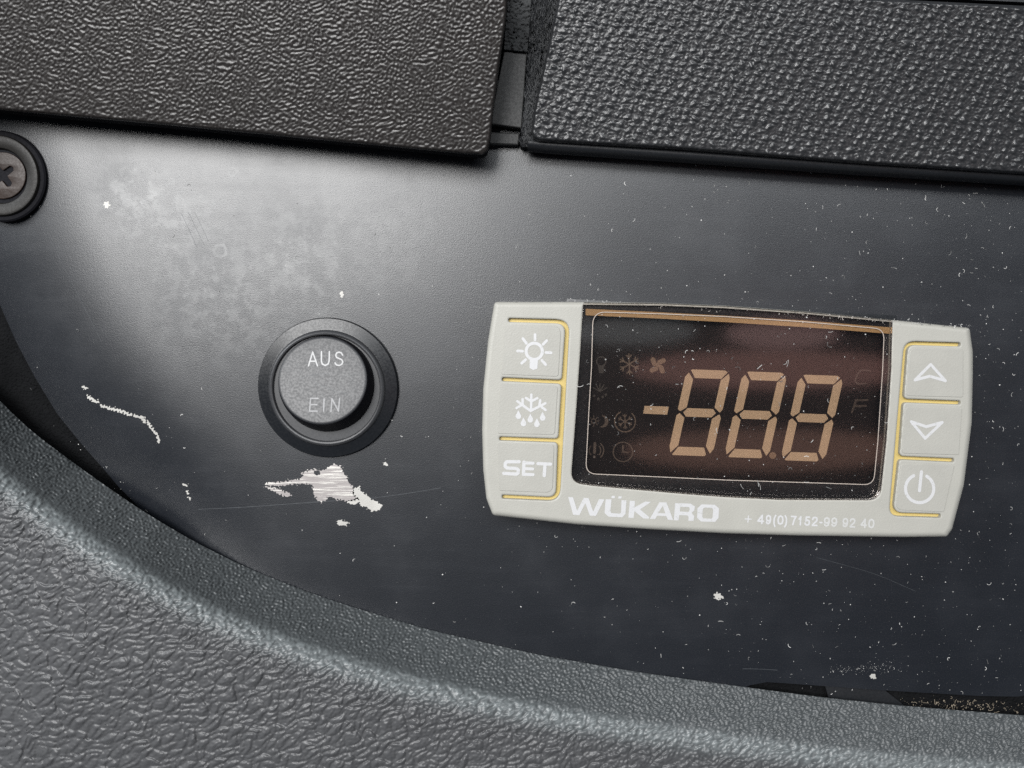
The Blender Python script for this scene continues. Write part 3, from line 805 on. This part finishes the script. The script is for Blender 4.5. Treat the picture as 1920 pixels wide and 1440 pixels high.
def digit(tlx, tly):
    d = bpy.data.objects.new('digit', None); col.objects.link(d); d.parent = ctl
    Wd, Hd, th, gp = 83.0, 160.0, 15.3, 2.3
    def m(u, v):   # u across 0..Wd, v down 0..Hd -> px
        return (tlx + u - 36.0 * v / Hd, tly + v + u * 0.035)
    t2, c = th, 6.0
    H2 = Hd / 2
    segs = [
        [(c + gp, 1), (c + 5, 0), (Wd - c - 6, 0), (Wd - gp - 4, 3), (Wd - t2 - gp + 2, t2), (t2 + gp + 1, t2)],
        [(gp + c, Hd - 1), (c + 5, Hd), (Wd - c - 8, Hd), (Wd - c - gp - 4, Hd - 3), (Wd - t2 - gp - 1, Hd - t2), (t2 + gp - 1, Hd - t2)],
        [(c + gp + 3, H2), (t2 + gp, H2 - t2 / 2), (Wd - t2 - gp, H2 - t2 / 2), (Wd - c - gp - 3, H2), (Wd - t2 - gp, H2 + t2 / 2), (t2 + gp, H2 + t2 / 2)],
        [(c - 1, 6), (0, 14), (0, H2 - 6), (c - 1, H2 - 2), (t2, H2 - t2 / 2 - 2), (t2, t2 + 3)],
        [(Wd - c + 3, 6), (Wd, 14), (Wd, H2 - 8), (Wd - 4, H2 - 2), (Wd - t2, H2 - t2 / 2 - 3), (Wd - t2, t2 + 3)],
        [(0, H2 + 6), (c - 1, H2 + 2), (t2, H2 + t2 / 2 + 3), (t2, Hd - t2 - 3), (c - 2, Hd - 5), (0, Hd - 16)],
        [(Wd, H2 + 8), (Wd - 4, H2 + 2), (Wd - t2, H2 + t2 / 2 + 3), (Wd - t2, Hd - t2 - 3), (Wd - c + 1, Hd - 5), (Wd, Hd - 14)],
    ]
    for s_ in segs:
        q = [m(u, v) for u, v in s_]
        flat('segment', s_grow(s_poly(q), 0.3), bbox(q), 0.8, ZS, M_segment, d)
digit(1288, 692.5); digit(1393.5, 696.5); digit(1499, 702.5)
q = [(1208.5, 761), (1254, 762.5), (1251, 777.5), (1206, 775.5)]
flat('minus_sign', s_poly(q), bbox(q), 0.7, ZS, M_segment, ctl)
flat('decimal_point', s_disc((1449, 854), 6.4), (1440, 845, 1458, 863), 0.6, ZS, simple('dim_decimal_point', (0.1210, 0.0770, 0.0440), .6), ctl)
def zi(pts): return [(1090 + x / 4.235, 560 + y / 4.235) for x, y in pts]
def icon(f, bb, m=None): return flat('icon', s_grow(f, -0.15), bb, 0.5, ZS, m or M_icon, ctl)
c0 = zi([(158, 498)])[0]
icon(s_or(s_ring(c0, 8.6, 1.3), s_poly(zi([(130, 530), (186, 530), (176, 592), (140, 592)]))), (1110, 660, 1145, 705), simple('very_dim_icon', (0.0176, 0.0143, 0.0116), .6))
def flake(c, R, w_):
    L = []
    for k in range(6):
        a = math.radians(60 * k + 28); e = (c[0] + R * math.cos(a), c[1] + R * math.sin(a)); L.append(s_seg(c, e, w_))
        b = (c[0] + .62 * R * math.cos(a), c[1] + .62 * R * math.sin(a))
        for dlt in (-.75, .75): L.append(s_seg(b, (b[0] + .36 * R * math.cos(a + dlt), b[1] + .36 * R * math.sin(a + dlt)), w_))
    return s_or(*L)
c0 = zi([(380, 520)])[0]
icon(flake(c0, 19, 1.35), (c0[0] - 24, c0[1] - 24, c0[0] + 24, c0[1] + 24), simple('dim_icon_snow', (0.0660, 0.0468, 0.0303), .6))
c0 = zi([(606, 530)])[0]
L = []
for k in range(4):
    a = math.radians(90 * k - 60)
    p1 = (c0[0] + 7 * math.cos(a), c0[1] + 7 * math.sin(a)); p2 = (c0[0] + 14 * math.cos(a + .35), c0[1] + 14 * math.sin(a + .35))
    L += [s_seg(c0, p1, 2.4), s_seg(p1, p2, 4.6)]
icon(s_or(*L), (c0[0] - 24, c0[1] - 24, c0[0] + 24, c0[1] + 24), simple('dim_icon_fan', (0.1045, 0.0688, 0.0413), .6))
c0 = zi([(148, 725)])[0]
icon(s_or(*[s_seg((c0[0], c0[1] + 3), (c0[0] + 15 * math.cos(math.radians(a)), c0[1] + 3 - 15 * math.sin(math.radians(a))), 1.1) for a in (30, 60, 90, 150, 120)], *[s_disc((c0[0] + x, c0[1] + y), 2.6) for x, y in ((-11, 11), (-3, 17), (5, 13), (11, 9))]), (c0[0] - 22, c0[1] - 22, c0[0] + 22, c0[1] + 24), simple('very_dim_icon_defrost', (0.0193, 0.0154, 0.0116), .6))
c0 = zi([(98, 972)])[0]
L = [s_ring(c0, 4.2, 1.2)] + [s_seg((c0[0] + 7 * math.cos(k * math.pi / 4), c0[1] + 7 * math.sin(k * math.pi / 4)), (c0[0] + 10 * math.cos(k * math.pi / 4), c0[1] + 10 * math.sin(k * math.pi / 4)), 1.0) for k in range(8)]
cm = zi([(168, 975)])[0]
icon(s_or(*L, s_sub(s_disc(cm, 11.5), s_disc((cm[0] - 6, cm[1] - 1), 10.5))), (c0[0] - 14, c0[1] - 16, cm[0] + 16, cm[1] + 16))
c0 = zi([(347, 975)])[0]
icon(s_or(flake(c0, 13.5, 1.1), s_line(arc_pts(c0, 19.5, -245, 50, 40), 1.3)), (c0[0] - 24, c0[1] - 24, c0[0] + 24, c0[1] + 24), simple('dim_icon_cold_cycle', (0.0605, 0.0413, 0.0275), .6))
c0 = zi([(108, 1205)])[0]
icon(s_or(s_seg((c0[0], c0[1] - 13), (c0[0] - 1, c0[1] + 4), 2.8), s_disc((c0[0] - 1, c0[1] + 12), 2.8), s_line(arc_pts(c0, 11, -45, 45), 1.2), s_line(arc_pts(c0, 16.5, -50, 50), 1.3), s_line(arc_pts(c0, 11, 135, 225), 1.2)), (c0[0] - 16, c0[1] - 20, c0[0] + 22, c0[1] + 20))
c0 = zi([(330, 1217)])[0]
icon(s_or(s_ring(c0, 18.2, 1.2), s_seg(c0, (c0[0], c0[1] - 12), 1.6), s_seg(c0, (c0[0] + 10, c0[1] + 1), 1.0)), (c0[0] - 23, c0[1] - 23, c0[0] + 23, c0[1] + 23))
q = z6([(815, 405), (765, 402), (742, 425), (730, 465), (745, 480), (790, 478)])
icon(s_line(q, 1.7), bbox(q), simple('very_dim_icon_c', (0.0248, 0.0165, 0.0121), .6))
q = z6([(800, 570), (735, 572), (712, 640)])
icon(s_or(s_line(q, 2.0), s_line(z6([(728, 605), (790, 603)]), 2.0)), bbox(q), simple('very_dim_icon_f', (0.0303, 0.0198, 0.0132), .6))
plate('display_window', fillet([(1093.5, 567), (1240, 568.5), (1360, 573.5), (1510, 584.5), (1673.5, 600), (1671, 693), (1662, 827), (1650, 938), (1460, 937), (1360, 932), (1280, 926), (1113, 911), (1070, 905), (1080, 773), (1088, 657)],
      [3, 0, 0, 0, 3, 0, 0, 26, 0, 0, 0, 0, 24, 0, 0], 6), [], ZF + 0.06, 0.5, 0.04, M_glass, ctl, 2, smooth=False)

# added dim coloured lamps, mirrored in the display window as the photographer's reflection
def reflection_lamp(x0, x1, y0, y1, radiance, colour, t=350.0):
    c = U((x0 + x1) / 2, (y0 + y1) / 2, ZF); v = c - CAM; Lv = np.linalg.norm(v)
    r_ = v / Lv * np.array([1, 1, -1]); pos = c + r_ * t
    k = (Lv + t) / FPX
    l = bpy.data.lights.new('added_reflection_light', 'AREA'); l.shape = 'ELLIPSE'
    l.size, l.size_y = (x1 - x0) * k * S, (y1 - y0) * k * S
    l.energy = radiance * math.pi * l.size * l.size_y * math.pi / 4; l.color = colour
    o = bpy.data.objects.new('added_reflection_light', l); o.location = pos * S
    aim(o, r_); col.objects.link(o)
reflection_lamp(1190, 1680, 660, 728, 0.95, (1.0, 0.52, 0.45))
reflection_lamp(1180, 1680, 808, 880, 0.75, (1.0, 0.55, 0.42))
reflection_lamp(1060, 1300, 600, 645, 0.6, (0.85, 0.95, 1.0))
reflection_lamp(1370, 1560, 600, 652, 1.1, (1.0, 0.62, 0.60))

# ================================================================== wear on the panel: chips and scratches (parts of the panel)
nz = band(512, 7, 0, 1, 0.5, 91); nz2 = band(512, 3.2, 0, 1, 0.5, 92)
def jag(f, a=1.6, b=0.9): return lambda X, Y: f(X, Y) + a * samp(nz, X * 1.2, Y * 1.2) + 0.4 * b * samp(nz2, X * 0.8, Y * 0.8)
def zc(pts): return [(480 + x / 7.385, 860 + y / 7.385) for x, y in pts]
def on_panel(dz):
    def g(px, py):
        p = panel_place(px, py); return U(px, py, p[:, 2] + dz)
    return g
def chip(pts, m, res=0.6, a=1.2, b=0.7, holes=(), name='paint_chip', label=None):
    f = jag(s_poly(pts), a, b)
    for h_ in holes: f = s_sub(f, jag(s_poly(h_), .6, .5))
    o = sdf_mesh(name, f, bbox(pts, 6), res, on_panel(0.03), m, panel)
    if label: o['label'] = label
    return o
big = zc([(625, 205), (760, 150), (830, 150), (900, 165), (960, 150), (1040, 90), (1090, 75), (1180, 110), (1215, 190), (1260, 250), (1275, 330), (1345, 380), (1350, 500), (1420, 560), (1300, 585), (1180, 575), (1060, 550), (960, 580), (910, 600), (850, 575), (800, 500), (775, 360), (700, 350), (560, 350), (330, 375), (120, 365), (140, 335), (300, 325), (440, 310), (600, 280), (660, 240)])
chip(big, M_bare, holes=[zc([(800, 165), (870, 165), (890, 205), (850, 235), (805, 215)]), zc([(985, 535), (1060, 525), (1060, 560), (985, 585)])], label='bare scratched metal patch below the round button')
chip(zc([(1330, 470), (1360, 410), (1430, 390), (1455, 450), (1540, 510), (1590, 560), (1680, 600), (1745, 640), (1740, 680), (1680, 725), (1590, 730), (1540, 680), (1450, 650), (1430, 605), (1360, 640), (1265, 610), (1280, 585), (1380, 555)]), M_chip)
chip(zc([(125, 385), (200, 395), (330, 420), (400, 460), (470, 480), (490, 510), (440, 535), (340, 500), (270, 460), (180, 420)]), M_bare)
chip(zc([(1120, 870), (1150, 850), (1270, 870), (1290, 890), (1240, 920), (1140, 925)]), M_chip)
chip(zc([(1755, 55), (1800, 50), (1835, 95), (1815, 108), (1770, 85)]), M_chip, a=.5, b=.3)
chip([(637, 549), (642, 545), (645, 551), (642, 558), (638, 556)], M_chip, a=.6, b=.5)
chip([(1340, 1113), (1346, 1111), (1354, 1116), (1355, 1121), (1347, 1125), (1339, 1121)], M_chip, a=1.6, b=.9)
chip([(1633, 1264), (1641, 1263), (1643, 1271), (1636, 1274), (1631, 1269)], M_chip, a=.8, b=.5)
chip([(194, 380), (202, 377), (206, 384), (202, 391), (196, 388)], M_chip, a=1.0, b=.6)
chip([(47, 402), (57, 397), (62, 390), (70, 382), (77, 372), (81, 369), (79, 377), (74, 388), (62, 398), (58, 405), (52, 406)], M_chip, a=.8, b=.5)
# flaking line left of the button
def zs(pts): return [(x / 1.945, 700 + y / 1.945) for x, y in pts]
for pts, wd in (([(305, 50), (315, 55)], 3.0), ([(320, 85), (340, 98), (356, 104)], 3.2), ([(368, 118), (410, 130), (440, 138), (478, 152)], 3.0), ([(490, 155), (520, 162), (528, 178)], 3.2), ([(538, 178), (552, 200), (572, 222), (580, 252)], 2.7), ([(668, 405), (678, 408)], 2.6), ([(682, 430), (684, 437)], 2.3), ([(690, 452), (692, 462)], 1.6)):
    q = zs(pts)
    sdf_mesh('paint_chip', jag(s_line(q, wd * .8), 1.2, .9), bbox(q, 8), 0.6, on_panel(0.03), M_chip, panel)
# long hairline scratches
def scratch(pts, hw=0.5):
    C_ = resample(np.array(pts, float), 6, 1); V, F = [], []
    T_ = np.gradient(C_, axis=0); T_ /= np.linalg.norm(T_, axis=1)[:, None]
    for i in range(len(C_)):
        ww = hw * (0.45 + 0.55 * random.random())
        for sgn in (-1, 1): V.append((C_[i, 0] - sgn * T_[i, 1] * ww, C_[i, 1] + sgn * T_[i, 0] * ww))
    for i in range(len(C_) - 1): F.append((2 * i, 2 * i + 1, 2 * i + 3, 2 * i + 2))
    V = np.array(V); mesh('scratch', on_panel(0.02)(V[:, 0], V[:, 1]), F, M_scratch, panel)
scratch([(372, 955), (460, 951), (540, 945), (640, 938)], 0.55)
scratch([(690, 935), (760, 926), (830, 914)], 0.5)
scratch([(96, 452), (150, 560), (190, 640)], 0.35)
scratch([(300, 690), (330, 705), (352, 720)], 0.35)
scratch([(1530, 985 + 60), (1640, 1075), (1720, 1110)], 0.3)
scratch([(1392, 1254), (1430, 1254), (1462, 1257)], 0.5)
scratch([(340, 400), (372, 470)], 0.4); scratch([(352, 396), (384, 462)], 0.35); scratch([(365, 398), (392, 455)], 0.3)

# small dark tab under the panel's lower edge
tab = plate('mounting_tab', [(1545, 1280), (1648, 1285), (1705, 1330), (1560, 1330)], [], -1.0, 0.5, 0.1, M_edge, panel)

# ================================================================== dust, fibres and grit
def dust(name, n, place, sampler, smin, smax, fib, flen, material, label, lift=0.05):
    V, F = [], []
    for i in range(n):
        x, y = sampler(); r_ = smin + (smax - smin) * random.random() ** 3.5
        k0 = len(V); m_ = random.randint(4, 6); a0 = random.random() * 6.28; el = random.uniform(0.45, 1.0); th = random.random() * 3.14
        for k in range(m_):
            a = a0 + k * 6.283 / m_; rr = r_ * random.uniform(0.6, 1.1)
            u, v = rr * math.cos(a), rr * el * math.sin(a)
            V.append((x + u * math.cos(th) - v * math.sin(th), y + u * math.sin(th) + v * math.cos(th)))
        F.append(tuple(range(k0, k0 + m_)))
    for i in range(fib):
        x, y = sampler(); a = random.random() * 6.28; L = random.uniform(*flen) * random.random() + flen[0]; curl = random.uniform(-1.6, 1.6) / max(L, 4) * 3
        st = 7; hw = random.uniform(0.3, 0.55); pts = []
        for k in range(st):
            pts.append((x, y, a)); x += math.cos(a) * L / st; y += math.sin(a) * L / st; a += curl * L / st + random.uniform(-.12, .12)
        k0 = len(V)
        for (px_, py_, aa) in pts:
            V.append((px_ - math.sin(aa) * hw, py_ + math.cos(aa) * hw)); V.append((px_ + math.sin(aa) * hw, py_ - math.cos(aa) * hw))
        for k in range(st - 1): F.append((k0 + 2 * k, k0 + 2 * k + 1, k0 + 2 * k + 3, k0 + 2 * k + 2))
    A = np.array(V); Pm = place(A[:, 0], A[:, 1]); Pm[:, 2] += lift
    o = mesh(name, Pm, F, material)
    return tag(o, label, 'dust', 'stuff')
fcon = s_poly(OUTL); frim = s_poly([tuple(p) for p in RC] + [(2300, 1900), (-400, 1900)])
def candidates(n, x0, x1, y0, y1, accept):
    g = np.random.default_rng(n); X = g.uniform(x0, x1, n); Y = g.uniform(y0, y1, n); ok = accept(X, Y, g.random(n))
    it = iter(list(zip(X[ok].tolist(), Y[ok].tolist())))
    return lambda: next(it)
def acc_panel(X, Y, R):
    dc = fcon(X, Y)
    pr = 0.07 + 0.70 * np.clip((X - 750) / 1170, 0, 1) ** 1.4 + 0.8 * np.exp(-np.maximum(dc, 0) / 24) + 0.15 * ((Y < 420) & (X > 900))
    return (dc > 3) & (frim(X, Y) > 4) & (np.hypot(X - 616, Y - 727) > 134) & ~((Y < 305) & (X < 915)) & (R < pr)
samp_panel = candidates(22000, 90, 1915, 300, 1300, acc_panel)
dust('panel_dust', 1500, on_panel(0.0), samp_panel, 0.32, 1.7, 190, (3, 12), M_dust, 'white dust specks and fibres scattered over the black panel')
fgl = s_poly(GLASS)
samp_glass = candidates(1500, 1070, 1672, 570, 936, lambda X, Y, R: fgl(X, Y) < -5)
dust('display_dust', 330, at(ZF + 0.06), samp_glass, 0.4, 1.9, 55, (4, 16), M_dust, 'white dust specks and curly fibres on the dark display window', 0.03)
def samp_top():
    while True:
        t_ = random.random(); x = 930 + 890 * t_; y = 566 + 48 * max(0, (x - 1090) / 735) + random.gauss(-2, 2.2)
        if random.random() < 0.3 + 0.7 * (abs(x - 1700) < 170) : return x, y
dust('ledge_dust', 170, at(ZF - 0.2), samp_top, 0.5, 2.0, 30, (3, 9), M_dust, 'dust crumbs caught along the upper edge of the grey controller', 0.25)
def samp_flap():
    return random.uniform(5, 900), random.uniform(3, 200)
dust('flap_dust', 26, at(8.12), samp_flap, 0.5, 2.4, 5, (5, 12), M_dust, 'few pale lint specks on the brownish black flap', 0.03)
def samp_seam():
    if random.random() < .5: return random.uniform(908, 985), random.gauss(283, 2.5)
    k = random.randint(0, 6); e = [(67, 710), (108, 777), (154, 834), (195, 880), (221, 911), (262, 953), (240, 930)][k]
    return e[0] + random.gauss(6, 8), e[1] + random.gauss(0, 12)
dust('seam_dust', 60, on_panel(0.0), samp_seam, 0.4, 1.7, 8, (3, 9), M_dust, 'crumbs of dust in the seams of the black panel')
def samp_grit():
    x = random.gauss(1800, 80); x = min(max(x, 1660), 1935); return x, np.interp(x, [1650, 1920], [1313, 1326]) + random.gauss(0, 6)
g_ = dust('grit', 150, at(-1.7), samp_grit, 0.6, 2.6, 30, (4, 14), M_sand, 'sandy grit lying in the gap under the lower right panel corner', 0.3)
def samp_scuff():
    t_ = random.random(); return 1560 + 130 * t_ + random.gauss(0, 6), 1256 - 8 * t_ + random.gauss(0, 2.5 + 5 * t_)
dust('scuff_flecks', 150, on_panel(0.0), samp_scuff, 0.35, 1.3, 6, (4, 10), M_dust, 'small streak of white flecks near the lower edge of the panel')
